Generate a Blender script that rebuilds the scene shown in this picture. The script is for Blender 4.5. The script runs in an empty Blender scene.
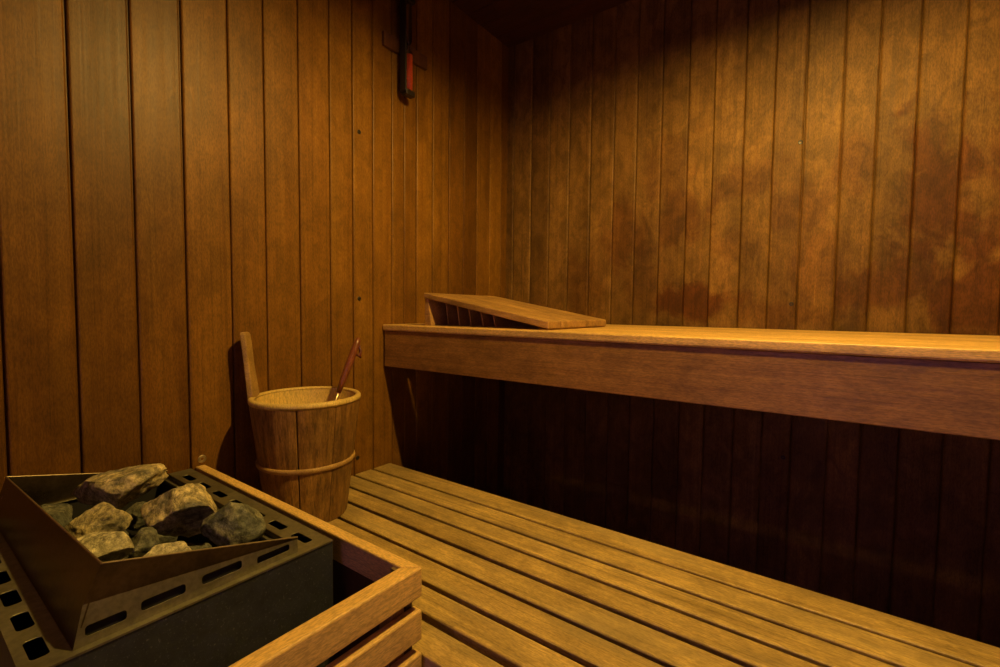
import bpy, bmesh, math, random
from mathutils import Vector, Matrix, noise
random.seed(7)
sc = bpy.context.scene
COL = sc.collection
H = 1.01                      # camera height above the floor; measured heights are relative to it

# ------------------------------------------------------------------ materials
def new_mat(name):
    m = bpy.data.materials.new(name); m.use_nodes = True
    nt = m.node_tree; nt.nodes.clear()
    out = nt.nodes.new('ShaderNodeOutputMaterial'); b = nt.nodes.new('ShaderNodeBsdfPrincipled')
    nt.links.new(b.outputs[0], out.inputs[0])
    return m, nt, b

def N(nt, typ, **kw):
    n = nt.nodes.new(typ)
    for k, v in kw.items():
        if k.startswith('i_'):
            n.inputs[int(k[2:])].default_value = v
        else:
            setattr(n, k, v)
    return n

def noise_node(nt, vec, scale, detail=4, rough=.55, dist=0.0):
    n = nt.nodes.new('ShaderNodeTexNoise')
    n.inputs['Scale'].default_value = scale; n.inputs['Detail'].default_value = detail
    n.inputs['Roughness'].default_value = rough; n.inputs['Distortion'].default_value = dist
    nt.links.new(vec, n.inputs['Vector'])
    return n.outputs['Fac']

def ramp(nt, fac, stops):
    r = nt.nodes.new('ShaderNodeValToRGB')
    while len(r.color_ramp.elements) < len(stops): r.color_ramp.elements.new(.5)
    for e, (p, c) in zip(r.color_ramp.elements, stops):
        e.position = p; e.color = (c[0], c[1], c[2], 1) if not isinstance(c, float) else (c, c, c, 1)
    nt.links.new(fac, r.inputs[0])
    return r.outputs[0]

def math_node(nt, op, a, b):
    n = nt.nodes.new('ShaderNodeMath'); n.operation = op
    for i, v in enumerate((a, b)):
        if isinstance(v, (int, float)): n.inputs[i].default_value = v
        else: nt.links.new(v, n.inputs[i])
    return n.outputs[0]

def mixc(nt, fac, a, b, mode='MIX'):
    n = nt.nodes.new('ShaderNodeMix'); n.data_type = 'RGBA'; n.blend_type = mode
    if isinstance(fac, (int, float)): n.inputs[0].default_value = fac
    else: nt.links.new(fac, n.inputs[0])
    for i, v in ((6, a), (7, b)):
        if isinstance(v, tuple): n.inputs[i].default_value = (v[0], v[1], v[2], 1)
        else: nt.links.new(v, n.inputs[i])
    return n.outputs[2]

def wood(name, dark, light, axis, rough=.5, tone='attr', tone_amt=.35, bump=.25, stains=None,
         blotch=.3, fine=(140, 3.0), broad=(22, .8), spec=.5, grey=None, line_lo=.8):
    m, nt, b = new_mat(name)
    tc = nt.nodes.new('ShaderNodeTexCoord')
    if tone == 'attr':
        a = nt.nodes.new('ShaderNodeAttribute'); a.attribute_name = 'tone'; tv = a.outputs['Fac']
    else:
        a = nt.nodes.new('ShaderNodeObjectInfo'); tv = a.outputs['Random']
    shift = math_node(nt, 'MULTIPLY', tv, 37.0)
    cmb = nt.nodes.new('ShaderNodeCombineXYZ')
    for i in range(3): nt.links.new(shift, cmb.inputs[i])
    def stretched(ac, al):
        mp = nt.nodes.new('ShaderNodeMapping')
        s = [ac, ac, ac]; s[axis] = al
        mp.inputs['Scale'].default_value = s
        nt.links.new(tc.outputs['Object'], mp.inputs['Vector']); nt.links.new(cmb.outputs[0], mp.inputs['Location'])
        return mp.outputs[0]
    n1 = noise_node(nt, stretched(*fine), 1, 5, .6, .4)
    n2 = noise_node(nt, stretched(*broad), 1, 4, .5, 1.2)
    n3 = noise_node(nt, stretched(5, 2.5), 1, 3, .55, .3)
    g = math_node(nt, 'ADD', math_node(nt, 'MULTIPLY', n1, .5), math_node(nt, 'MULTIPLY', n2, .5))
    mid = tuple((x + y) / 2 for x, y in zip(dark, light))
    col = ramp(nt, g, [(.33, dark), (.5, mid), (.66, light)])
    # thin darker growth lines
    n4 = noise_node(nt, stretched(fine[0] * 1.7, fine[1] * .5), 1, 2, .5, .2)
    line = ramp(nt, n4, [(.3, line_lo), (.46, 1.0)])
    col = mixc(nt, 1.0, col, line, 'MULTIPLY')
    bl = ramp(nt, n3, [(.3, 1 - blotch), (.7, 1 + blotch * .4)])
    col = mixc(nt, 1.0, col, bl, 'MULTIPLY')
    n6 = noise_node(nt, stretched(26, 15), 1, 4, .6, .8)
    col = mixc(nt, 1.0, col, ramp(nt, n6, [(.36, 1 - blotch * .7), (.62, 1 + blotch * .35)]), 'MULTIPLY')
    n7 = noise_node(nt, stretched(500, 120), 1, 2, .6)
    col = mixc(nt, 1.0, col, ramp(nt, n7, [(.38, .74), (.6, 1.08)]), 'MULTIPLY')
    tf = math_node(nt, 'ADD', math_node(nt, 'MULTIPLY', tv, tone_amt), 1 - tone_amt / 2)
    tcmb = nt.nodes.new('ShaderNodeCombineColor')
    nt.links.new(tf, tcmb.inputs[0]); nt.links.new(math_node(nt, 'POWER', tf, 1.15), tcmb.inputs[1]); nt.links.new(math_node(nt, 'POWER', tf, 1.3), tcmb.inputs[2])
    col = mixc(nt, 1.0, col, tcmb.outputs[0], 'MULTIPLY')
    if grey:
        gy = ramp(nt, noise_node(nt, stretched(16, 3.0), 1, 4, .6, .5), [(.5, 0.0), (.72, .5)])
        col = mixc(nt, gy, col, grey)
    if stains:
        # old water and sweat stains soaked into the boards, each at its own place
        tot = None
        n5 = noise_node(nt, stretched(9, 7), 1, 5, .62, .6)
        for (sx, sz, rx, rz, amt) in stains:
            vm = nt.nodes.new('ShaderNodeMapping'); vm.vector_type = 'POINT'
            vm.inputs['Location'].default_value = (-sx / rx, 0, -sz / rz)
            vm.inputs['Scale'].default_value = (1 / rx, 0, 1 / rz)
            nt.links.new(tc.outputs['Object'], vm.inputs['Vector'])
            ln = nt.nodes.new('ShaderNodeVectorMath'); ln.operation = 'LENGTH'
            nt.links.new(vm.outputs[0], ln.inputs[0])
            d = math_node(nt, 'ADD', ln.outputs['Value'], math_node(nt, 'MULTIPLY', math_node(nt, 'SUBTRACT', n5, .5), 3.0))
            mr = nt.nodes.new('ShaderNodeMapRange'); mr.interpolation_type = 'SMOOTHSTEP'
            mr.inputs[1].default_value = 1.25; mr.inputs[2].default_value = .55
            mr.inputs[3].default_value = 0; mr.inputs[4].default_value = amt
            nt.links.new(d, mr.inputs[0])
            tot = mr.outputs[0] if tot is None else math_node(nt, 'MAXIMUM', tot, mr.outputs[0])
        col = mixc(nt, tot, col, mixc(nt, 1.0, col, (.54, .33, .24), 'MULTIPLY'))
    nt.links.new(col, b.inputs['Base Color'])
    rr = nt.nodes.new('ShaderNodeMapRange'); rr.inputs[3].default_value = rough - .08; rr.inputs[4].default_value = rough + .12
    nt.links.new(n1, rr.inputs[0]); nt.links.new(rr.outputs[0], b.inputs['Roughness'])
    b.inputs['Specular IOR Level'].default_value = spec
    bp = nt.nodes.new('ShaderNodeBump'); bp.inputs['Strength'].default_value = bump; bp.inputs['Distance'].default_value = .002
    nt.links.new(n1, bp.inputs['Height']); nt.links.new(bp.outputs[0], b.inputs['Normal'])
    return m

def plain(name, col, rough=.5, metal=0.0, var=.25, scale=30, bump=.15, spec=.5):
    m, nt, b = new_mat(name)
    tc = nt.nodes.new('ShaderNodeTexCoord')
    n = noise_node(nt, tc.outputs['Object'], scale, 6, .6)
    c = ramp(nt, n, [(.3, tuple(x * (1 - var) for x in col)), (.7, tuple(x * (1 + var) for x in col))])
    nt.links.new(c, b.inputs['Base Color'])
    b.inputs['Metallic'].default_value = metal
    r = nt.nodes.new('ShaderNodeMapRange'); r.inputs[3].default_value = rough - .08; r.inputs[4].default_value = rough + .08
    nt.links.new(n, r.inputs[0]); nt.links.new(r.outputs[0], b.inputs['Roughness'])
    b.inputs['Specular IOR Level'].default_value = spec
    bp = nt.nodes.new('ShaderNodeBump'); bp.inputs['Strength'].default_value = bump; bp.inputs['Distance'].default_value = .001
    nt.links.new(n, bp.inputs['Height']); nt.links.new(bp.outputs[0], b.inputs['Normal'])
    return m

def metal_mat(name, c1, c2, rough, metal=.9, streak=True):
    m, nt, b = new_mat(name)
    tc = nt.nodes.new('ShaderNodeTexCoord')
    n1 = noise_node(nt, tc.outputs['Object'], 9, 5, .6, .4)
    n2 = noise_node(nt, tc.outputs['Object'], 130, 3, .6)
    c = ramp(nt, n1, [(.32, c1), (.68, c2)])
    sp = ramp(nt, n2, [(.35, .75), (.6, 1.0)])
    nt.links.new(mixc(nt, 1.0, c, sp, 'MULTIPLY'), b.inputs['Base Color'])
    b.inputs['Metallic'].default_value = metal
    r = nt.nodes.new('ShaderNodeMapRange'); r.inputs[3].default_value = rough - .08; r.inputs[4].default_value = rough + .14
    nt.links.new(n1, r.inputs[0]); nt.links.new(r.outputs[0], b.inputs['Roughness'])
    return m

def stone(name, base, tan, dark, tan_at=.52):
    m, nt, b = new_mat(name)
    tc = nt.nodes.new('ShaderNodeTexCoord'); v = tc.outputs['Object']
    n1 = noise_node(nt, v, 16, 6, .65, .5)
    n2 = noise_node(nt, v, 90, 5, .7)
    n3 = noise_node(nt, v, 22, 5, .6, .35)
    c = ramp(nt, n1, [(tan_at - .12, base), (tan_at + .06, tan)])
    sp = ramp(nt, n2, [(.38, .42), (.52, .95), (.66, 1.45)])
    c = mixc(nt, 1.0, c, sp, 'MULTIPLY')
    vein = ramp(nt, n3, [(.485, 0.0), (.497, .7), (.509, 0.0)])
    c = mixc(nt, vein, c, dark)
    nt.links.new(c, b.inputs['Base Color'])
    b.inputs['Roughness'].default_value = .82
    b.inputs['Specular IOR Level'].default_value = .3
    vo = nt.nodes.new('ShaderNodeTexVoronoi'); vo.inputs['Scale'].default_value = 42; nt.links.new(v, vo.inputs['Vector'])
    h = math_node(nt, 'ADD', math_node(nt, 'MULTIPLY', n2, .8), math_node(nt, 'ADD', n3, math_node(nt, 'MULTIPLY', vo.outputs['Distance'], .5)))
    bp = nt.nodes.new('ShaderNodeBump'); bp.inputs['Strength'].default_value = .8; bp.inputs['Distance'].default_value = .004
    nt.links.new(h, bp.inputs['Height']); nt.links.new(bp.outputs[0], b.inputs['Normal'])
    return m

HB = H
STAINS = [(1.39, HB + .33, .10, .20, .9), (1.22, HB + .42, .06, .10, .5), (.80, HB + .03, .13, .07, .95),
          (.68, HB + .50, .10, .14, .35), (.74, HB + .33, .12, .10, .6), (1.30, HB + .08, .12, .08, .75),
          (1.49, HB + .05, .16, .13, .9), (.94, HB + .42, .10, .07, .5), (.55, HB + .28, .12, .12, .6),
          (.38, HB + .12, .10, .14, .4), (1.10, HB + .33, .08, .09, .45), (.62, HB + .12, .08, .12, .35),
          (1.14, HB + .12, .08, .12, .4), (1.05, HB - .01, .2, .05, .5), (1.6, HB + .35, .15, .2, .7), (.9, HB + .22, .07, .07, .3)]
M = {}
M['wall_left'] = wood('left_wall_boards', (.165, .067, .008), (.225, .103, .013), 2, .44, tone_amt=.6, bump=.15, blotch=.28, spec=.24)
M['wall_back'] = wood('back_wall_boards', (.17, .082, .018), (.245, .130, .030), 2, .56, tone_amt=.22, bump=.2, stains=STAINS, blotch=.42, spec=.22)
M['wall_far'] = wood('shade_dark_boards', (.07, .032, .011), (.11, .052, .018), 2, .5, tone_amt=.3, bump=.2)  # wood darkened to cut bounce light and deepen shade
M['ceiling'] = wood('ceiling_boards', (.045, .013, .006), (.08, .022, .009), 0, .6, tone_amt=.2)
M['bench'] = wood('bench_slat_wood', (.42, .27, .085), (.68, .47, .16), 0, .5, 'obj', .2, bump=.35, blotch=.34, fine=(190, 4), broad=(40, 1.6), line_lo=.62, grey=(.30, .23, .11))
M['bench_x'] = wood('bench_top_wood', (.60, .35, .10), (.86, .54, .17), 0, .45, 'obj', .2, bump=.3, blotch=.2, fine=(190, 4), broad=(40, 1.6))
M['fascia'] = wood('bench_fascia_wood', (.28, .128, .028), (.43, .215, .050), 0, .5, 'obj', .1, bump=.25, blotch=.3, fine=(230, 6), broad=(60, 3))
M['guard_y'] = wood('guard_slat_wood_lengthwise', (.60, .37, .11), (.80, .52, .17), 1, .45, 'obj', .15, bump=.2, blotch=.15)
M['guard_x'] = wood('guard_slat_wood_crosswise', (.60, .37, .11), (.80, .52, .17), 0, .45, 'obj', .15, bump=.2, blotch=.15)
M['post'] = wood('guard_post_wood', (.30, .15, .045), (.48, .26, .085), 2, .5, 'obj', .15)
M['bucket'] = wood('bucket_stave_wood', (.18, .078, .016), (.50, .27, .07), 2, .42, 'attr', .25, bump=.3, blotch=.45, fine=(150, 4), broad=(45, 2), line_lo=.5)
M['bucket_in'] = wood('bucket_pale_wood', (.66, .45, .13), (.78, .56, .18), 2, .45, 'obj', .05, bump=.15, blotch=.12)
M['hoop'] = wood('bucket_hoop_wood', (.40, .23, .07), (.56, .34, .11), 0, .45, 'obj', .05, bump=.1)
M['ladle'] = wood('ladle_handle_wood', (.20, .05, .018), (.34, .11, .04), 2, .32, 'obj', .05)
M['ladle_metal'] = metal_mat('ladle_metal', (.55, .42, .25), (.8, .65, .42), .3)
M['leather'] = plain('dark_red_leather', (.10, .012, .010), .5)
M['headrest'] = wood('headrest_wood', (.36, .19, .055), (.60, .34, .11), 0, .5, 'obj', .15, bump=.3, blotch=.35)
M['floor'] = wood('floor_boards', (.09, .045, .02), (.16, .085, .04), 0, .6)
M['steel'] = metal_mat('heater_tray_steel', (.075, .056, .036), (.19, .145, .09), .27)
M['rim'] = metal_mat('heater_rim_steel', (.20, .185, .12), (.33, .305, .20), .42, .7)
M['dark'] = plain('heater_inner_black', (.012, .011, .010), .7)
M['screw'] = metal_mat('screw_metal', (.10, .07, .04), (.2, .14, .08), .4)
M['brass'] = metal_mat('pale_screw_metal', (.45, .36, .22), (.62, .5, .32), .4)
M['blacken'] = plain('dark_plastic', (.02, .014, .012), .4)
M['timer'] = wood('timer_wood', (.10, .035, .014), (.17, .065, .025), 2, .4, 'obj', .05)
M['stone_a'] = stone('stone_tan', (.16, .15, .11), (.60, .49, .26), (.05, .045, .04), .48)
M['stone_b'] = stone('stone_grey', (.11, .115, .09), (.28, .26, .17), (.045, .045, .04), .56)
M['stone_c'] = stone('stone_pale', (.34, .30, .20), (.62, .55, .36), (.08, .075, .06), .45)

def body_mat():
    m, nt, b = new_mat('heater_speckled_casing')
    tc = nt.nodes.new('ShaderNodeTexCoord'); v = tc.outputs['Object']
    n1 = noise_node(nt, v, 260, 4, .75); n2 = noise_node(nt, v, 25, 5, .7, .6)
    c = ramp(nt, n2, [(.3, (.014, .016, .019)), (.7, (.034, .038, .042))])
    s = ramp(nt, n1, [(.58, 0.0), (.72, .6)])
    nt.links.new(mixc(nt, s, c, (.20, .20, .17)), b.inputs['Base Color'])
    b.inputs['Roughness'].default_value = .55
    bp = nt.nodes.new('ShaderNodeBump'); bp.inputs['Strength'].default_value = .5; bp.inputs['Distance'].default_value = .002
    nt.links.new(n2, bp.inputs['Height']); nt.links.new(bp.outputs[0], b.inputs['Normal'])
    return m
M['body'] = body_mat()

def emit(name, col, s):
    m = bpy.data.materials.new(name); m.use_nodes = True; nt = m.node_tree; nt.nodes.clear()
    o = nt.nodes.new('ShaderNodeOutputMaterial'); e = nt.nodes.new('ShaderNodeEmission')
    e.inputs[0].default_value = (*col, 1); e.inputs[1].default_value = s
    nt.links.new(e.outputs[0], o.inputs[0]); return m
BULB_POWER = 6600
M['bulb'] = emit('lit_bulb', (1.0, .62, .14), BULB_POWER)

def glass_mat(name, col, rough=.02):
    m, nt, b = new_mat(name)
    b.inputs['Base Color'].default_value = (*col, 1); b.inputs['Roughness'].default_value = rough
    b.inputs['Transmission Weight'].default_value = 1; b.inputs['IOR'].default_value = 1.45
    return m
M['glass'] = glass_mat('clear_glass', (.95, .95, .95))
M['red_sand'] = plain('red_sand', (.85, .13, .05), .6, var=.1, scale=200)

# ------------------------------------------------------------------ helpers
def obj(name, bm, mat, parent=None, smooth=False, bevel=0.0, seg=2, recalc=True):
    if recalc: bmesh.ops.recalc_face_normals(bm, faces=bm.faces[:])
    me = bpy.data.meshes.new(name); bm.to_mesh(me); bm.free()
    o = bpy.data.objects.new(name, me); COL.objects.link(o)
    for mm in (mat if isinstance(mat, list) else [mat]): me.materials.append(mm)
    if parent:
        o.parent = parent; o.matrix_parent_inverse = parent_world(parent).inverted()
    if smooth:
        for p in me.polygons: p.use_smooth = True
    if bevel:
        md = o.modifiers.new('edge', 'BEVEL'); md.width = bevel; md.segments = seg; md.limit_method = 'ANGLE'; md.angle_limit = math.radians(40)
    return o

def parent_world(p):
    mtx = p.matrix_basis.copy(); q = p
    while q.parent:
        mtx = q.parent.matrix_basis @ q.matrix_parent_inverse @ mtx if False else (q.parent.matrix_basis @ q.matrix_parent_inverse) @ mtx
        q = q.parent
    return mtx

def thing(name, label, cat, loc, group=None):
    o = bpy.data.objects.new(name, None); COL.objects.link(o); o.location = loc; o.empty_display_size = .05
    o['label'] = label; o['category'] = cat
    if group: o['group'] = group
    return o

def tag(o, label, cat, group=None):
    o['label'] = label; o['category'] = cat
    if group: o['group'] = group
    return o

def structure(o): o['kind'] = 'structure'; return o

def box(bm, x0, x1, y0, y1, z0, z1):
    vs = [bm.verts.new((x, y, z)) for x in (x0, x1) for y in (y0, y1) for z in (z0, z1)]
    for f in ((0, 1, 3, 2), (4, 6, 7, 5), (0, 4, 5, 1), (2, 3, 7, 6), (0, 2, 6, 4), (1, 5, 7, 3)):
        bm.faces.new([vs[i] for i in f])
    return vs

def hexa(bm, p):   # 8 corners: bottom ring of 4, top ring of 4
    vs = [bm.verts.new(q) for q in p]
    for f in ((0, 3, 2, 1), (4, 5, 6, 7), (0, 1, 5, 4), (1, 2, 6, 5), (2, 3, 7, 6), (3, 0, 4, 7)):
        bm.faces.new([vs[i] for i in f])

def B(x0, x1, y0, y1, z0, z1):
    bm = bmesh.new(); box(bm, x0, x1, y0, y1, z0, z1); return bm

def tube(bm, pts, radii, n=16, cap=True, squash=None):
    rings = []
    for i, p in enumerate(pts):
        p = Vector(p)
        a = Vector(pts[max(0, i - 1)]); b = Vector(pts[min(len(pts) - 1, i + 1)])
        t = (b - a).normalized()
        ref = Vector((0, 0, 1)) if abs(t.z) < .95 else Vector((1, 0, 0))
        u = t.cross(ref).normalized(); v = t.cross(u).normalized()
        su, sv = squash or (1, 1)
        rings.append([bm.verts.new(p + (u * math.cos(2 * math.pi * k / n) * su + v * math.sin(2 * math.pi * k / n) * sv) * radii[i]) for k in range(n)])
    for r0, r1 in zip(rings, rings[1:]):
        for k in range(n): bm.faces.new((r0[k], r0[(k + 1) % n], r1[(k + 1) % n], r1[k]))
    if cap: bm.faces.new(rings[0][::-1]); bm.faces.new(rings[-1])

def lathe(bm, prof, c=(0, 0, 0), n=48, closed=False):
    rings = [[bm.verts.new((c[0] + r * math.cos(2 * math.pi * k / n), c[1] + r * math.sin(2 * math.pi * k / n), c[2] + z)) for k in range(n)] for r, z in prof]
    prs = list(zip(rings, rings[1:])) + ([(rings[-1], rings[0])] if closed else [])
    for r0, r1 in prs:
        for k in range(n): bm.faces.new((r0[k], r0[(k + 1) % n], r1[(k + 1) % n], r1[k]))
    return rings

def stadium(u0, u1, v0, v1, n=6):
    r = min(u1 - u0, v1 - v0) / 2 * .62
    pts = []
    for cx, cy, a0 in ((u1 - r, v1 - r, 0), (u0 + r, v1 - r, 90), (u0 + r, v0 + r, 180), (u1 - r, v0 + r, 270)):
        for k in range(n + 1):
            a = math.radians(a0 + 90 * k / n); pts.append((cx + r * math.cos(a), cy + r * math.sin(a)))
    return pts

def plate(name, outer, holes, thick, mtx, mat, parent):
    """flat sheet with real holes; outline in local u,v, sheet thickness along local w"""
    cu = bpy.data.curves.new(name, 'CURVE'); cu.dimensions = '2D'; cu.fill_mode = 'BOTH'; cu.extrude = thick / 2
    for loop in [outer] + holes:
        s = cu.splines.new('POLY'); s.points.add(len(loop) - 1); s.use_cyclic_u = True
        for p, q in zip(s.points, loop): p.co = (q[0], q[1], 0, 1)
    tmp = bpy.data.objects.new(name + '_tmp', cu); COL.objects.link(tmp)
    dg = bpy.context.evaluated_depsgraph_get(); dg.update()
    me = bpy.data.meshes.new_from_object(tmp.evaluated_get(dg))
    bpy.data.objects.remove(tmp); bpy.data.curves.remove(cu)
    me.name = name; me.transform(mtx)
    bm = bmesh.new(); bm.from_mesh(me); bpy.data.meshes.remove(me)
    bmesh.ops.remove_doubles(bm, verts=bm.verts[:], dist=1e-5)
    return obj(name, bm, mat, parent)

def frame_mtx(o, u, v):
    u = Vector(u).normalized(); w = u.cross(Vector(v)).normalized(); v = w.cross(u)
    m = Matrix((u, v, w)).transposed().to_4x4(); m.translation = Vector(o); return m

# ------------------------------------------------------------------ the room
XR, YB, YF, ZC = 2.45, 1.6846, -.75, H + 1.125
def board_wall(name, seams, lo, hi, place, mat, z0, z1, seed, tones={}, gap=.0011, bev=.0032, wide=(), step=.0009):
    """vertical tongue-and-groove boards; place(s, d, z) -> world, d = depth into the room (>0) or wall (<0)"""
    rnd = random.Random(seed)
    bm = bmesh.new(); lay = bm.faces.layers.float.new('tone')
    ss = [lo] + [s for s in seams if lo + .01 < s < hi - .01] + [hi]
    depth = -.02
    for a, b in zip(ss, ss[1:]):
        t = rnd.random(); t = tones.get(round(a, 4), t); da = rnd.uniform(-step, step); db = rnd.uniform(-step, step)
        ga = gap * (2.0 if any(abs(a - w) < .012 for w in wide) else 1); gb = gap * (2.0 if any(abs(b - w) < .012 for w in wide) else 1)
        prof = [(a, depth), (a + .0001, -.008), (a + ga, -.008), (a + ga, -bev + da), (a + ga + bev * .35, -bev * .35 + da), (a + ga + bev, da),
                ((a + b) / 2, (da + db) / 2 + .0002),
                (b - gb - bev, db), (b - gb - bev * .35, -bev * .35 + db), (b - gb, -bev + db), (b - gb, -.008), (b - .0001, -.008), (b, depth)]
        lows = [bm.verts.new(place(s, d, z0)) for s, d in prof]; tops = [bm.verts.new(place(s, d, z1)) for s, d in prof]
        for k in range(len(prof) - 1):
            f = bm.faces.new((lows[k], lows[k + 1], tops[k + 1], tops[k])); f[lay] = t
        f = bm.faces.new((lows[-1], lows[0], tops[0], tops[-1])); f[lay] = t
        f = bm.faces.new(lows[::-1]); f[lay] = t
        f = bm.faces.new(tops); f[lay] = t
    return structure(obj(name, bm, mat))

seamsL = [-.70, -.606, -.512, -.42, -.326, -.232, -.14, -.045, .05, .1455, .2455, .3435, .4365, .535, .6206, .7137, .8076, .8856, .9593, 1.0372, 1.0895, 1.1457, 1.2251, 1.311, 1.395, 1.478, 1.562, 1.64]
seamsB = [.035, .1235, .213, .3013, .3942, .4898, .576, .6646, .7547, .8361, .9276, 1.0103, 1.0905, 1.1825, 1.2611, 1.3449, 1.4342, 1.523, 1.61, 1.70, 1.79, 1.88, 1.97, 2.06, 2.15, 2.24, 2.33]
wl = board_wall('wall_left', seamsL, YF - .02, YB + .018, lambda s, d, z: (d, s, z), M['wall_left'], 0, ZC + .01, 3, tones={-.045: .05, .05: .02, .1455: .08, .2455: .05, .3435: .15, .4365: .62, .535: .55, .6206: .60, .7137: .58, .8076: .86, .8856: .74, .9593: .80, 1.0372: .7}, wide=(.1455, .2455, .3435, .4365, .8856))
wb = board_wall('wall_back', seamsB, -.018, XR + .018, lambda s, d, z: (s, YB - d, z), M['wall_back'], 0, ZC + .01, 5, step=.0018, gap=.0006, bev=.0045, wide=(1.0905,))
board_wall('wall_right', [YF + .093 * k for k in range(1, 27)], YF - .02, YB + .018, lambda s, d, z: (XR - d, s, z), M['wall_far'], 0, ZC + .01, 8)
# front wall, with an unseen door opening added to let violet fill in
DX0, DX1, DZ = .95, 1.62, 1.92
bmf = bmesh.new(); layf = bmf.faces.layers.float.new('tone')
for x0, x1, z0, z1 in ((0, DX0, 0, ZC), (DX1, XR, 0, ZC), (DX0, DX1, DZ, ZC)): box(bmf, x0, x1, YF - .03, YF, z0, z1)
structure(obj('wall_front', bmf, M['wall_far']))
structure(obj('floor', B(-.03, XR + .03, YF - .03, YB + .03, -.03, 0), M['floor']))
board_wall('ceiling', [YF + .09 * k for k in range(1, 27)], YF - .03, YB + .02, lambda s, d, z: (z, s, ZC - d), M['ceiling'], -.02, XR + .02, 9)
# unseen glazed door, added as a way in for the violet fill light
bmd = bmesh.new()
for x0, x1, z0, z1 in ((DX0, DX0 + .07, 0, DZ), (DX1 - .07, DX1, 0, DZ), (DX0 + .07, DX1 - .07, 0, .1), (DX0 + .07, DX1 - .07, DZ - .08, DZ)): box(bmd, x0, x1, YF - .03, YF + .005, z0, z1)
door = structure(obj('fill_door_1', bmd, M['post'], bevel=.003))
obj('glass_pane', B(DX0 + .07, DX1 - .07, YF - .018, YF - .012, .1, DZ - .08), M['glass'], door)
bmh = bmesh.new(); tube(bmh, [(DX0 + .035, YF + .005, 1.0), (DX0 + .035, YF + .045, 1.0), (DX0 + .035, YF + .045, 1.2), (DX0 + .035, YF + .005, 1.2)], [.01] * 4)
obj('door_handle', bmh, M['post'], door)

# screws in the boards
def screw(p, nrm, r, mat, parent, name='screw_head'):
    bm = bmesh.new(); n = Vector(nrm); a = n.orthogonal().normalized(); b = n.cross(a)
    prof = [(r, -.002), (r, .0006), (r * .8, .0014), (r * .35, .0012), (r * .3, .0002)]
    rings = [[bm.verts.new(Vector(p) + n * h + (a * math.cos(k * math.pi / 8) + b * math.sin(k * math.pi / 8)) * rr) for k in range(16)] for rr, h in prof]
    for r0, r1 in zip(rings, rings[1:]):
        for k in range(16): bm.faces.new((r0[k], r0[(k + 1) % 16], r1[(k + 1) % 16], r1[k]))
    bm.faces.new(rings[-1]); bm.faces.new(rings[0][::-1])
    return obj(name, bm, mat, parent, smooth=False)
for y, z in ((.909, .533), (.906, .029), (.897, -.467)): screw((.0002, y, H + z), (1, 0, 0), .0065, M['blacken'], wl)
for x, z in ((1.0824, .512), (1.0764, .026), (1.0718, -.453)): screw((x, YB - .0002, H + z), (0, -1, 0), .0065, M['blacken'], wb)

# ------------------------------------------------------------------ upper bench
UZ, UY = H - .052, .993
ub = thing('upper_bench', 'upper wooden sauna bench with a deep front board, running along the back wall', 'bench', (0, UY, UZ - .14))
ue = [UY, 1.052, 1.120, 1.189, 1.258, 1.327, 1.396, 1.465, 1.534, 1.603, 1.672]
for i in range(10):
    a = ue[i] + (.0052 if i else 0); b = ue[i + 1] - .0052
    obj('slat', B(.003, XR - .004, a, b, UZ - .020, UZ), M['bench_x'], ub, bevel=.004 if i == 0 else .0025, seg=3)
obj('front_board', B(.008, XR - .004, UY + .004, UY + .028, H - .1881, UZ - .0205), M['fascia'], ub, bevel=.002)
obj('rear_rail', B(.06, XR - .004, 1.615, 1.645, UZ - .075, UZ - .0205), M['post'], ub, bevel=.002)
for x in (.75, 1.6): obj('bearer', B(x, x + .035, UY + .0305, 1.6145, UZ - .08, UZ - .0205), M['post'], ub, bevel=.002)
bmc = B(.002, .03, 1.60, 1.66, UZ - .085, UZ - .0205); obj('wall_cleat', bmc, M['post'], ub, bevel=.002)
bmc = B(XR - .035, XR - .003, UY + .031, 1.60, UZ - .085, UZ - .0205); obj('wall_cleat', bmc, M['post'], ub, bevel=.002)

# ------------------------------------------------------------------ lower bench
LZ = H - .5146
lb = thing('lower_bench', 'lower wooden sauna bench of long pale slats, below the upper bench', 'bench', (0, .47, 0))
edges = [(.473, .530), (.543, .600), (.610, .6695), (.678, .739), (.750, .807), (.8155, .873), (.881, .944), (.951, 1.0216)]
for a, b in edges:
    obj('slat', B(.004, XR - .004, a + .0021, b + .0007, LZ - .024, LZ), M['bench'], lb, bevel=.003, seg=3)
for a, b in ((.50, .532), (.975, 1.007)): obj('long_rail', B(.004, XR - .004, a, b, LZ - .10, LZ - .0245), M['post'], lb, bevel=.002)
for x in (.78, 1.95): obj('bearer', B(x, x + .035, .5325, .9745, LZ - .13, LZ - .06), M['post'], lb, bevel=.002)
for x in (.81, 1.99):
    for y in (.505, .965): obj('leg', B(x + .006, x + .046, y - .0, y + .04, 0, LZ - .1005), M['post'], lb, bevel=.003)

# ------------------------------------------------------------------ heater guard (open slatted box round the stove)
GX, GXI, GY, GYI, GZ = .7266, .701, .4645, .4445, H - .3719
GF = -.06                                   # its front side, below and behind the frame
gd = thing('heater_guard', 'square wooden guard rail of stacked slats around the stove', 'guard rail', (.0, GF, 0))
TH = .0440; PITCH = .0642
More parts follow.
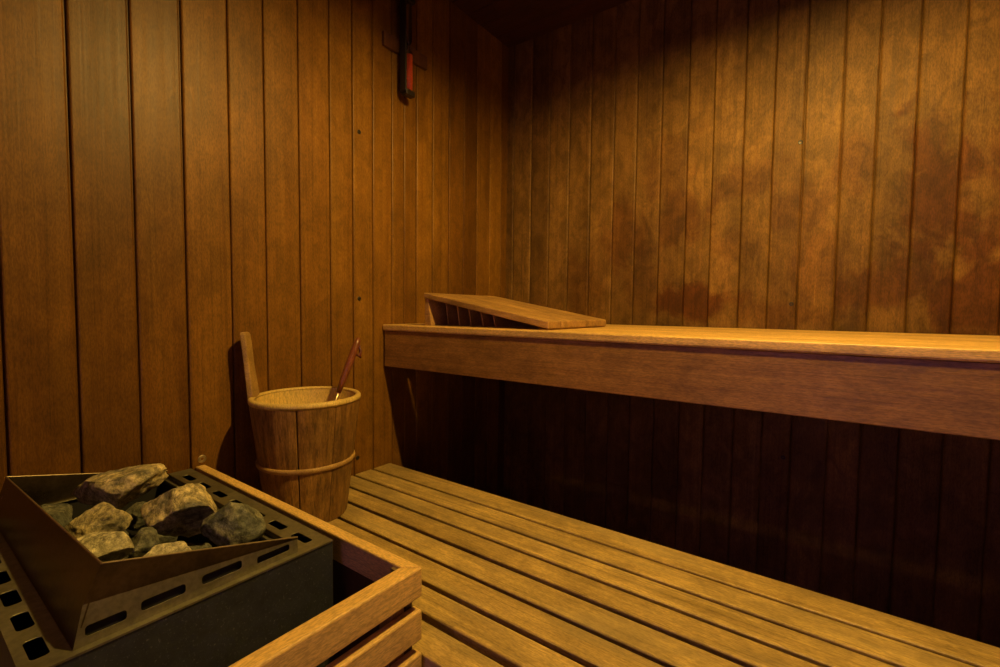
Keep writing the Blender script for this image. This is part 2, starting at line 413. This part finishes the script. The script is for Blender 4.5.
# mitred top rails
bm = bmesh.new(); z0, z1 = GZ - TH, GZ
hexa(bm, [(GXI, GF + .0256, z0), (GX, GF, z0), (GX, GY, z0), (GXI, GYI, z0), (GXI, GF + .0256, z1), (GX, GF, z1), (GX, GY, z1), (GXI, GYI, z1)])
obj('top_rail', bm, M['guard_y'], gd, bevel=.0025)
bm = bmesh.new()
hexa(bm, [(.003, GYI, z0), (GXI - .0004, GYI, z0), (GX - .0004, GY, z0), (.003, GY, z0), (.003, GYI, z1), (GXI - .0004, GYI, z1), (GX - .0004, GY, z1), (.003, GY, z1)])
obj('top_rail', bm, M['guard_x'], gd, bevel=.0025)
bm = bmesh.new()
hexa(bm, [(.003, GF, z0), (GX, GF - .0004, z0), (GXI, GF + .0252, z0), (.003, GF + .0252, z0), (.003, GF, z1), (GX, GF - .0004, z1), (GXI, GF + .0252, z1), (.003, GF + .0252, z1)])
obj('top_rail', bm, M['guard_x'], gd, bevel=.0025)
ns = 6
for k in range(1, ns + 1):
    a = GZ - k * PITCH - TH; b = GZ - k * PITCH
    obj('slat', B(GX - .018, GX, GF, GY, a, b), M['guard_y'], gd, bevel=.0025)
    obj('slat', B(.003, GX - .0185, GF, GF + .018, a, b), M['guard_x'], gd, bevel=.0025)
obj('back_panel', B(.003, GX - .0187, GY - .015, GY - .001, .05, GZ - TH - .0005), M['wall_far'], gd, bevel=.002)  # dark wood colour stands in for the shade inside the guard
for (x, y) in ((GX - .0440, GY - .0425), (GX - .0440, GF + .0185)):
    obj('post', B(x, x + .0255, y, y + .025, 0, GZ - TH - .0005), M['post'], gd, bevel=.002)
bmn = bmesh.new(); box(bmn, GXI - .013, GXI - .0005, GYI - .006, GYI - .0005, GZ - .011, GZ - .004)
obj('bracket', bmn, M['brass'], gd)
screw((.0003, .4600, GZ + .0135), (1, 0, 0), .0095, M['brass'], gd, 'wall_bracket')

# ------------------------------------------------------------------ heater
HX0, HX1, HY0, HY1, HT, HBt = .05, .5765, .078, .4190, H - .360, .14
ht = thing('sauna_heater', 'dark speckled electric sauna heater with a steel tray of stones on top', 'heater', ((HX0 + HX1) / 2, .25, 0))
bm = bmesh.new(); t = .006
box(bm, HX1 - t, HX1, HY0, HY1, HBt, HT - .0015); box(bm, HX0, HX0 + t, HY0, HY1, HBt, HT - .0015)
box(bm, HX0 + t, HX1 - t, HY0, HY0 + t, HBt, HT - .0015); box(bm, HX0 + t, HX1 - t, HY1 - t, HY1, HBt, HT - .0015); box(bm, HX0 + t, HX1 - t, HY0 + t, HY1 - t, HBt, HBt + t)
obj('casing', bm, M['body'], ht)
for x0 in (HX0 + .03, HX1 - .06):
    for y0 in (HY0 + .03, HY1 - .06): obj('foot', B(x0, x0 + .03, y0, y0 + .03, 0, HBt), M['dark'], ht)
# rim plate with real slots and the tray opening
BX0, BX1, BY0, BY1 = .056, .5685, .117, .3660
cent = [.109 + .0705 * k for k in range(7)]
holes = [stadium(x - .0215, x + .0215, .0875, .1030) for x in cent] + [stadium(x - .0215, x + .0215, .3865, .4005) for x in cent]
holes.append([(BX0 + .008, BY0 + .008), (BX1 - .008, BY0 + .008), (BX1 - .008, BY1 - .008), (BX0 + .008, BY1 - .008)])
plate('rim_plate', [(HX0, HY0), (HX1, HY0), (HX1, HY1), (HX0, HY1)], holes, .0016, Matrix.Translation((0, 0, HT - .0006)), M['rim'], ht)
# folded edge of the rim over the casing
obj('rim_lip', B(HX1, HX1 + .0014, HY0, HY1, HT - .0022, HT + .0004), M['rim'], ht)
obj('rim_lip', B(HX0 - .0014, HX0, HY0, HY1, HT - .0022, HT + .0004), M['rim'], ht)
# black inner liner so that the slots open on a dark shaft
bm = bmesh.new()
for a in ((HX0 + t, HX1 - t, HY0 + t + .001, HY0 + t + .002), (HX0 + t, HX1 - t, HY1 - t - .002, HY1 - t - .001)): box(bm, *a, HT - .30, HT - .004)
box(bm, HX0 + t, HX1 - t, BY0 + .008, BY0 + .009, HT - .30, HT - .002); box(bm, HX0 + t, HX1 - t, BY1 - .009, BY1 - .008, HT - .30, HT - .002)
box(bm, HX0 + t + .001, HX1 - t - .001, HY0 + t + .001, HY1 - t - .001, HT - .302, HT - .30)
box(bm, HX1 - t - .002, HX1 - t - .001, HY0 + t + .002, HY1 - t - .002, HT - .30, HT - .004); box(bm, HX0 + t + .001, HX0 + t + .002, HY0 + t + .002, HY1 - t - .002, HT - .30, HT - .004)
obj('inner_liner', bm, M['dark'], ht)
# sheet-metal tray: tall at the front, running out low at the back
def quad_sheet(name, pts, th, inward, mat, parent, holes=()):
    bm = bmesh.new(); inn = Vector(inward) * th
    hexa(bm, [Vector(p) for p in pts] + [Vector(p) + inn for p in pts]); return obj(name, bm, mat, parent)
Z = lambda r: H + r
FR, FL, RR_, RL = (BX1 + .0012, .142, Z(-.2765)), (BX0 - .006, .1365, Z(-.297)), (BX1 + .0008, .3655, Z(-.3365)), (BX0, .372, Z(-.350))
TB = HT + .0006
tray = obj('stone_tray', (lambda bm: (hexa(bm, [(BX0, BY0, TB), (BX1, BY0, TB), FR, FL, (BX0, BY0 + .0015, TB), (BX1, BY0 + .0015, TB), (FR[0], FR[1] + .0015, FR[2]), (FL[0], FL[1] + .0015, FL[2])]), bm)[1])(bmesh.new()), M['steel'], ht)
# right side panel, lower band upright with long slots
o3 = Vector((BX1, BY0, TB)); e3 = Vector((BX1, BY1, TB)); L3 = (e3 - o3).length
kfr = Vector((BX1, .1262, Z(-.3145))); 
mt = frame_mtx(o3, (0, 1, 0), (0, 0, 1))
band = [(0, 0), (L3, 0), (L3 - .0005, .0200), (kfr.y - BY0, kfr.z - TB)]
slots = [(.010, .046, .0090, .0205), (.059, .104, .0105, .0225), (.122, .170, .0110, .0230), (.190, .236, .0080, .0175)]
def slant(poly, k=-.045): return [(u, v + (u) * 0) for u, v in poly]
side = plate('tray_side_panel', band, [stadium(*s) for s in slots], .0006, mt, M['rim'], ht)
bm = bmesh.new(); up = [kfr, Vector((BX1, BY1 - .0005, TB + .0200)), Vector(RR_) + Vector((0, 0, .0008)), Vector(FR)]
hexa(bm, [v + Vector((.0004, 0, -.0004 if i < 2 else 0)) for i, v in enumerate(up)] + [v - Vector((.0004, 0, .0004 if i < 2 else 0)) for i, v in enumerate(up)]); obj('tray_side_flare', bm, M['steel'], ht)
bm = bmesh.new(); lp = [(BX0, BY0, TB), (BX0, BY1, TB), RL, FL]
hexa(bm, [Vector(v) for v in lp] + [Vector(v) + Vector((.0015, 0, 0)) for v in lp]); obj('tray_side_panel', bm, M['steel'], ht)
def edge(a, b): 
    bm = bmesh.new(); tube(bm, [a, b], [.0011, .0011], 8); obj('edge_highlight', bm, M['brass'], ht)
edge(FL, FR); edge(FR, RR_); edge(FL, RL)  # bright rods added along the tray edges as a painted rim light
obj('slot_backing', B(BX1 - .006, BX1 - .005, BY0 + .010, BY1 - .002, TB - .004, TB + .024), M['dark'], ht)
bm = bmesh.new(); box(bm, BX0, BX1, BY1 - .0015, BY1, TB, TB + .009); obj('tray_back_lip', bm, M['steel'], ht)
bm = bmesh.new()
for k in range(14): tube(bm, [(BX0 + .01 + k * .0385, BY0 + .009, HT - .105), (BX0 + .01 + k * .0385, BY1 - .009, HT - .105)], [.003] * 2, 8)
obj('stone_grate', bm, M['dark'], ht)

# ------------------------------------------------------------------ stones
def rock(c, half, rz, ry, rx, seed, mat, label, group, cuts=(), rough=1.0, ncut=14):
    rnd = random.Random(seed)
    bm = bmesh.new(); bmesh.ops.create_icosphere(bm, subdivisions=5, radius=1)
    planes = [(Vector(n).normalized(), d) for n, d in cuts]
    for _ in range(ncut):
        n = Vector((rnd.gauss(0, 1), rnd.gauss(0, 1), rnd.gauss(0, 1))).normalized(); planes.append((n, rnd.uniform(.66, .88)))
    off = Vector((seed * 3.1, seed * 1.7, seed * .9))
    R = Matrix.Rotation(rz, 4, 'Z') @ Matrix.Rotation(ry, 4, 'Y') @ Matrix.Rotation(rx, 4, 'X')
    for v in bm.verts:
        p = v.co.copy()
        for n, d in planes:
            k = p.dot(n) - d
            if k > 0: p -= n * k * .96
        h = noise.fractal(p * 1.6 + off, 1.0, 2.0, 5) * .07 * rough + noise.turbulence(p * 5 + off, 5, True) * .035 * rough - .02
        h += -abs(noise.noise(p * 2.6 + off * 2)) * .06 * rough
        p += v.co.normalized() * h
        v.co = R @ Vector((p.x * half[0], p.y * half[1], p.z * half[2]))
    o = obj('heater_stone', bm, mat, smooth=True); o.location = c
    for p in o.data.polygons: p.use_smooth = True
    tag(o, label, 'stone', group); return o
SG = 'stones in the heater tray'
rz0 = -math.radians(36)      # camera right is roughly +x+y: local x along it
cr = math.radians(36)
rock((.1835, .257, Z(-.318)), (.086, .050, .041), cr, math.radians(-9), math.radians(14), 11, M['stone_a'], 'big flat stone at the back of the tray, highest of all, hollow below', SG, cuts=[((0, .2, 1), .55), ((-.45, -.85, .0), .55), ((.8, -.4, -.5), .6)])
rock((.285, .205, Z(-.339)), (.044, .040, .031), cr, math.radians(-10), math.radians(12), 23, M['stone_a'], 'smooth tan stone in front of the big flat stone at the back', SG, cuts=[((.1, -.6, .8), .6)])
rock((.192, .165, Z(-.347)), (.033, .034, .032), cr, 0, 0, 31, M['stone_b'], 'small dark grey stone by the left corner of the tray', SG)
rock((.383, .182, Z(-.336)), (.047, .033, .028), cr, math.radians(6), math.radians(18), 45, M['stone_c'], 'pale wedge-shaped stone at the front edge of the tray beside its tall corner', SG, cuts=[((0, -.5, .85), .55), ((-.3, .3, .9), .62)])
rock((.399, .230, Z(-.345)), (.024, .024, .023), cr, 0, 0, 52, M['stone_b'], 'small dark rounded stone between two pale ones at the front edge', SG)
rock((.460, .240, Z(-.3475)), (.038, .022, .020), cr, math.radians(5), math.radians(10), 61, M['stone_c'], 'small flat pale slab stone leaning at the right side panel', SG, cuts=[((0, -.3, 1), .5), ((.9, 0, .3), .7)])
rock((.343, .295, Z(-.337)), (.064, .046, .052), cr, math.radians(-10), math.radians(18), 72, M['stone_a'], 'large tan stone with a cracked face in the middle of the tray', SG, cuts=[((-.25, -.5, .8), .58), ((.45, -.85, -.35), .38), ((.7, .1, .7), .68)])
rock((.465, .3235, Z(-.331)), (.047, .036, .041), cr, 0, math.radians(10), 85, M['stone_b'], 'large rounded grey-green stone at the right end of the tray', SG, cuts=[((.1, -.9, .5), .66), ((-.6, -.1, .75), .72), ((.7, -.2, .7), .76)])
for i, (x, y, z, a) in enumerate([(.115, .17, -.405, .030), (.19, .24, -.41, .036), (.28, .25, -.412, .04), (.33, .20, -.41, .040), (.43, .17, -.412, .038), (.50, .19, -.40, .031), (.42, .27, -.415, .033), (.515, .29, -.41, .030), (.12, .30, -.405, .031), (.34, .315, -.42, .031), (.23, .31, -.41, .031), (.33, .15, -.40, .030)]):
    rock((x, y, Z(z)), (a, a * .85, a * .8), i * 1.1, 0, 0, 100 + i, M['stone_b'], 'small dark stone lying deep between the larger stones', SG + ', lower layer')

# ------------------------------------------------------------------ bucket with ladle
bx, by = .1345, .646
RT, RB, ZT, ZB = .1285, .094, Z(-.222), LZ
bk = thing('sauna_bucket', 'wooden stave bucket with one tall stave, on the lower bench by the wall', 'bucket', (bx, by, ZB))
bm = bmesh.new(); lay = bm.faces.layers.float.new('tone')
nst = 9; rb = random.Random(4); t = .013
HA = math.atan2(-.72, -.69)
step = 2 * math.pi / nst
start = HA - step / 2 - .13
CRK = math.atan2(-.60, .80) - .12
def stave(bm, lay, a0, a1, z0, z1, tone, inset=0.0, flare=None, rfun=None):
    n = 5; zs = [z0 + (z1 - z0) * k / 4 for k in range(5)]
    R = lambda z: RB + (RT - RB) * (z - ZB) / (ZT - ZB)
    ring = []
    for z in zs:
        o = [(R(z) - (.0012 if j in (0, n) else 0), a0 + (a1 - a0) * j / n) for j in range(n + 1)]
        i = [(R(z) - t, a1 - (a1 - a0) * j / n) for j in range(n + 1)]
        ring.append([bm.verts.new((bx + r * math.cos(a), by + r * math.sin(a), z)) for r, a in o + i])
    m = len(ring[0])
    for r0, r1 in zip(ring, ring[1:]):
        for k in range(m):
            f = bm.faces.new((r0[k], r0[(k + 1) % m], r1[(k + 1) % m], r1[k])); f[lay] = tone
    f = bm.faces.new(ring[0][::-1]); f[lay] = tone; f = bm.faces.new(ring[-1]); f[lay] = tone
for k in range(nst):
    wide = any(abs(((start + kk * step) - CRK + math.pi) % (2 * math.pi) - math.pi) < step * .5 for kk in (k,)); w2 = any(abs(((start + (k + 1) * step) - CRK + math.pi) % (2 * math.pi) - math.pi) < step * .5 for kk in (k,))
    a0 = start + k * step + (.014 if wide else .003); a1 = start + (k + 1) * step - (.014 if w2 else .003)
    stave(bm, lay, a0, a1, ZB + .001, ZT, rb.random())
stv = obj('staves', bm, M['bucket'], bk, bevel=.0012)
# handle stave above the rim
bm = bmesh.new(); n = 4
ca = math.cos(HA); sa = math.sin(HA); tx, ty = -sa, ca
slope = (RT - RB) / (ZT - ZB)
rows = []
for z, w, th in ((ZT - .004, .026, .013), (ZT + .03, .0235, .013), (ZT + .08, .020, .012), (ZT + .135, .0205, .0125), (ZT + .155, .0195, .012), (ZT + .161, .016, .010)):
    r = RT + slope * (z - ZT) * .9
    rows.append([bm.verts.new((bx + (r - d) * ca + s * w * tx, by + (r - d) * sa + s * w * ty, z)) for d, s in ((0, -1), (-.0015, -.4), (-.0015, .4), (0, 1), (th, 1), (th, -1))])
for r0, r1 in zip(rows, rows[1:]):
    for k in range(6): bm.faces.new((r0[k], r0[(k + 1) % 6], r1[(k + 1) % 6], r1[k]))
bm.faces.new(rows[0][::-1]); bm.faces.new(rows[-1])
obj('tall_stave_handle', bm, M['hoop'], bk, bevel=.0025)
bm = bmesh.new()
lathe(bm, [(RT - t - .0005, ZT - ZB - .001), (RT - t + .001, ZT - ZB + .004), (RT - t + .006, ZT - ZB + .0062), (RT - .002, ZT - ZB + .005), (RT + .0008, ZT - ZB + .002), (RT + .001, ZT - ZB - .003), (RT - .0005, ZT - ZB - .008), (RT - .0008, ZT - ZB + .0002)], (bx, by, ZB), 64, True)
obj('rim', bm, M['bucket_in'], bk, smooth=True)
bm = bmesh.new()
rr = lathe(bm, [(RT - t - .0012, ZT - ZB - .0005), (RB - t + (RT - RB) * .12 - .0014, .035), (.02, .0345)], (bx, by, ZB), 64); bm.faces.new(rr[-1])
bmesh.ops.solidify(bm, geom=bm.faces[:], thickness=.0012) if False else None
obj('inner_lining', bm, M['bucket_in'], bk, smooth=True)
def hoop(zc, hgt, name):
    bm = bmesh.new()
    prof = []
    for k in range(9):
        a = -math.pi / 2 + math.pi * k / 8; z = zc + math.sin(a) * hgt; prof.append((RB + (RT - RB) * (z - ZB) / (ZT - ZB) + .0004 + .0045 * math.cos(a), z - ZB))
    prof = [(prof[0][0] - .003, prof[0][1])] + prof + [(prof[-1][0] - .003, prof[-1][1])]
    lathe(bm, prof, (bx, by, ZB), 64, True)
    # slanting lap joint of the band
    return obj(name, bm, M['hoop'], bk, smooth=True)
hoop(Z(-.3755), .0062, 'hoop')

ld = thing('ladle', 'reddish wooden ladle with a leather loop, standing in the bucket', 'ladle', (bx + .028, by + .035, Z(-.42)))
p0 = Vector((.1535, .7165, Z(-.236))); p1 = Vector((.1535, .787, Z(-.083)))
d = (p1 - p0)
bm = bmesh.new(); tube(bm, [p0 + d * .10, p0 + d * .3, p0 + d * .6, p0 + d * .9, p0 + d * 1.0, p0 + d * 1.02], [.0060, .0085, .0098, .0090, .0066, .002], 14)
obj('handle', bm, M['ladle'], ld, smooth=True)
bm = bmesh.new(); tube(bm, [p0 + d * .2, p0 + d * -.1, p0 + d * -.45, p0 + d * -.62], [.0042, .0036, .0034, .003], 12)
obj('shaft', bm, M['ladle_metal'], ld, smooth=True)
bc = p0 + d * -.70 + Vector((-.022, -.016, -.012))
bm = bmesh.new(); lathe(bm, [(.004, -.026), (.018, -.024), (.030, -.012), (.034, .006), (.0355, .008), (.034, .0095), (.0325, .006), (.028, -.010), (.017, -.0215), (.004, -.0235)], tuple(bc), 32)
bm.faces.ensure_lookup_table()
obj('bowl', bm, M['ladle_metal'], ld, smooth=True)
q = p0 + d * .90
bm = bmesh.new(); tube(bm, [q, q + Vector((.004, .006, -.004)), q + Vector((.005, .010, -.018)), q + Vector((.005, .007, -.033)), q + Vector((.003, -.002, -.026))], [.0026, .0038, .0044, .0058, .003], 10)
obj('leather_loop', bm, M['leather'], ld, smooth=True)

# ------------------------------------------------------------------ headrest on the upper bench
HY, HYB = 1.030, 1.395
hr = thing('headrest', 'sloping wooden headrest lying on the upper bench by the left wall', 'headrest', (.16, HY, UZ))
hx0, hx1 = .153, .600
ztl, ztr = Z(.050), UZ + .023
def slope_z(x): return ztl + (ztr - ztl) * (x - hx0) / (hx1 - hx0)
th = .017
yb = [HY, HY + .072, HY + .146, HY + .220, HY + .293, HYB]
for i in range(5):
    a = yb[i] + (.0007 if i else 0); b = yb[i + 1] - .0007
    bm = bmesh.new()
    xs = [hx0, hx1 - .03, hx1]
    hexa(bm, [(hx0, a, slope_z(hx0) - th), (hx1, a, UZ + .003), (hx1, b, UZ + .003), (hx0, b, slope_z(hx0) - th),
              (hx0, a, slope_z(hx0)), (hx1, a, slope_z(hx1)), (hx1, b, slope_z(hx1)), (hx0, b, slope_z(hx0))])
    obj('top_board', bm, M['headrest'], hr, bevel=.003)
bm = bmesh.new(); hexa(bm, [(hx0 + .001, HY + .004, UZ), (hx0 + .030, HY + .004, UZ), (hx0 + .030, HYB - .004, UZ), (hx0 + .001, HYB - .004, UZ),
    (hx0 + .001, HY + .004, slope_z(hx0) - th - .0004), (hx0 + .016, HY + .004, slope_z(hx0 + .016) - th - .0006), (hx0 + .016, HYB - .004, slope_z(hx0 + .016) - th - .0006), (hx0 + .001, HYB - .004, slope_z(hx0) - th - .0004)])
obj('end_leg', bm, M['headrest'], hr, bevel=.002)
slope_low = lambda x: (slope_z(hx0) - th) + (UZ + .003 - slope_z(hx0) + th) * (x - hx0) / (hx1 - hx0)
for k in range(5):
    xt = hx0 + .045 + .046 * k; xb = xt + .012
    bm = bmesh.new(); w = .004
    hexa(bm, [(xb, HY + .05, UZ), (xb + w, HY + .05, UZ), (xb + w, HYB - .01, UZ), (xb, HYB - .01, UZ),
              (xt, HY + .05, slope_low(xt) - .0004), (xt + w, HY + .05, slope_low(xt + w) - .0004), (xt + w, HYB - .01, slope_low(xt + w) - .0004), (xt, HYB - .01, slope_low(xt) - .0004)])
    obj('rib', bm, M['headrest'], hr)
obj('foot_strip', B(hx1 - .03, hx1 - .004, HY + .003, HYB - .003, UZ, UZ + .0028), M['headrest'], hr)

# ------------------------------------------------------------------ sand timer on the left wall
tm = thing('sand_timer', 'sauna sand timer with red sand on a wooden bar, high on the left wall', 'sand timer', (0.001, 1.08, Z(.85)))
obj('wall_bar', B(.0012, .012, .995, 1.185, Z(.825), Z(.870)), M['timer'], tm, bevel=.002)
obj('holder_back', B(.0125, .022, 1.058, 1.092, Z(.70), Z(1.0)), M['blacken'], tm, bevel=.002)
obj('holder_side', B(.022, .048, 1.052, 1.0575, Z(.70), Z(1.0)), M['blacken'], tm, bevel=.0015)
obj('bottom_cap', B(.0225, .046, 1.058, 1.096, Z(.690), Z(.7085)), M['blacken'], tm, bevel=.003)
obj('top_cap', B(.0225, .046, 1.058, 1.096, Z(.985), Z(1.003)), M['blacken'], tm, bevel=.003)
tc_ = (.0345, 1.0785, 0)
bm = bmesh.new()
prof = [(.004, .709), (.0118, .713), (.0122, .77), (.0118, .828), (.005, .840), (.0022, .847), (.005, .854), (.0098, .866), (.0102, .92), (.0098, .975), (.004, .984)]
rg = lathe(bm, [(r, Z(z)) for r, z in prof], tc_, 24); bm.faces.new(rg[0][::-1]); bm.faces.new(rg[-1])
obj('glass_tube', bm, M['glass'], tm, smooth=True)
bm = bmesh.new(); rg = lathe(bm, [(.0035, Z(.7105)), (.0112, Z(.7135)), (.0116, Z(.77)), (.0112, Z(.822)), (.003, Z(.824))], tc_, 24); bm.faces.new(rg[0][::-1]); bm.faces.new(rg[-1])
obj('red_sand', bm, M['red_sand'], tm, smooth=True)

# ------------------------------------------------------------------ ceiling lamp (above the frame): bulb set up inside a shade
LX, LY, LZ2 = 1.20, .72, 2.025
lm = thing('ceiling_lamp', 'round shaded lamp hanging on the ceiling above the benches', 'lamp', (LX, LY, ZC))
bm = bmesh.new(); RIM = LZ2 - .024
rg = lathe(bm, [(.086, RIM), (.086, ZC - .012), (.03, ZC - .001), (.03, ZC - .004), (.083, ZC - .014), (.083, RIM)], (LX, LY, 0), 48, True)
obj('lamp_shade', bm, M['blacken'], lm, smooth=False)
bm = bmesh.new(); tube(bm, [(LX, LY, LZ2 + .018), (LX, LY, ZC - .004)], [.012, .014], 16); obj('lamp_holder', bm, M['blacken'], lm, smooth=False)
bm = bmesh.new(); bmesh.ops.create_icosphere(bm, subdivisions=3, radius=.019); bmesh.ops.translate(bm, verts=bm.verts[:], vec=(LX, LY, LZ2)); obj('bulb', bm, M['bulb'], lm, smooth=True)

# ------------------------------------------------------------------ violet fill light added to tint the shadows, entering by the added door
w = bpy.data.worlds.new('violet_fill'); sc.world = w; w.use_nodes = True
bg = w.node_tree.nodes['Background']; bg.inputs[0].default_value = (.42, .20, .60, 1); bg.inputs[1].default_value = 2.9

# ------------------------------------------------------------------ camera
F = 465.84
f = Vector((-0.5888111, 0.80662551, -0.05154391)); r = Vector((0.80733176, 0.5900029, 0.01058303)); u = Vector((-0.0389476, 0.03538163, 0.99861465))
cam = bpy.data.cameras.new('camera'); co = bpy.data.objects.new('camera', cam); COL.objects.link(co)
mw = Matrix((r, u, -f)).transposed().to_4x4(); mw.translation = Vector((1.2, 0, H)); co.matrix_world = mw
cam.sensor_width = 36; cam.lens = F * 36 / 1000; cam.clip_start = .02
sc.camera = co
sc.view_settings.view_transform = 'Standard'; sc.view_settings.look = 'None'; sc.view_settings.gamma = 1; sc.view_settings.use_curve_mapping = False
sc.view_settings.exposure = 0
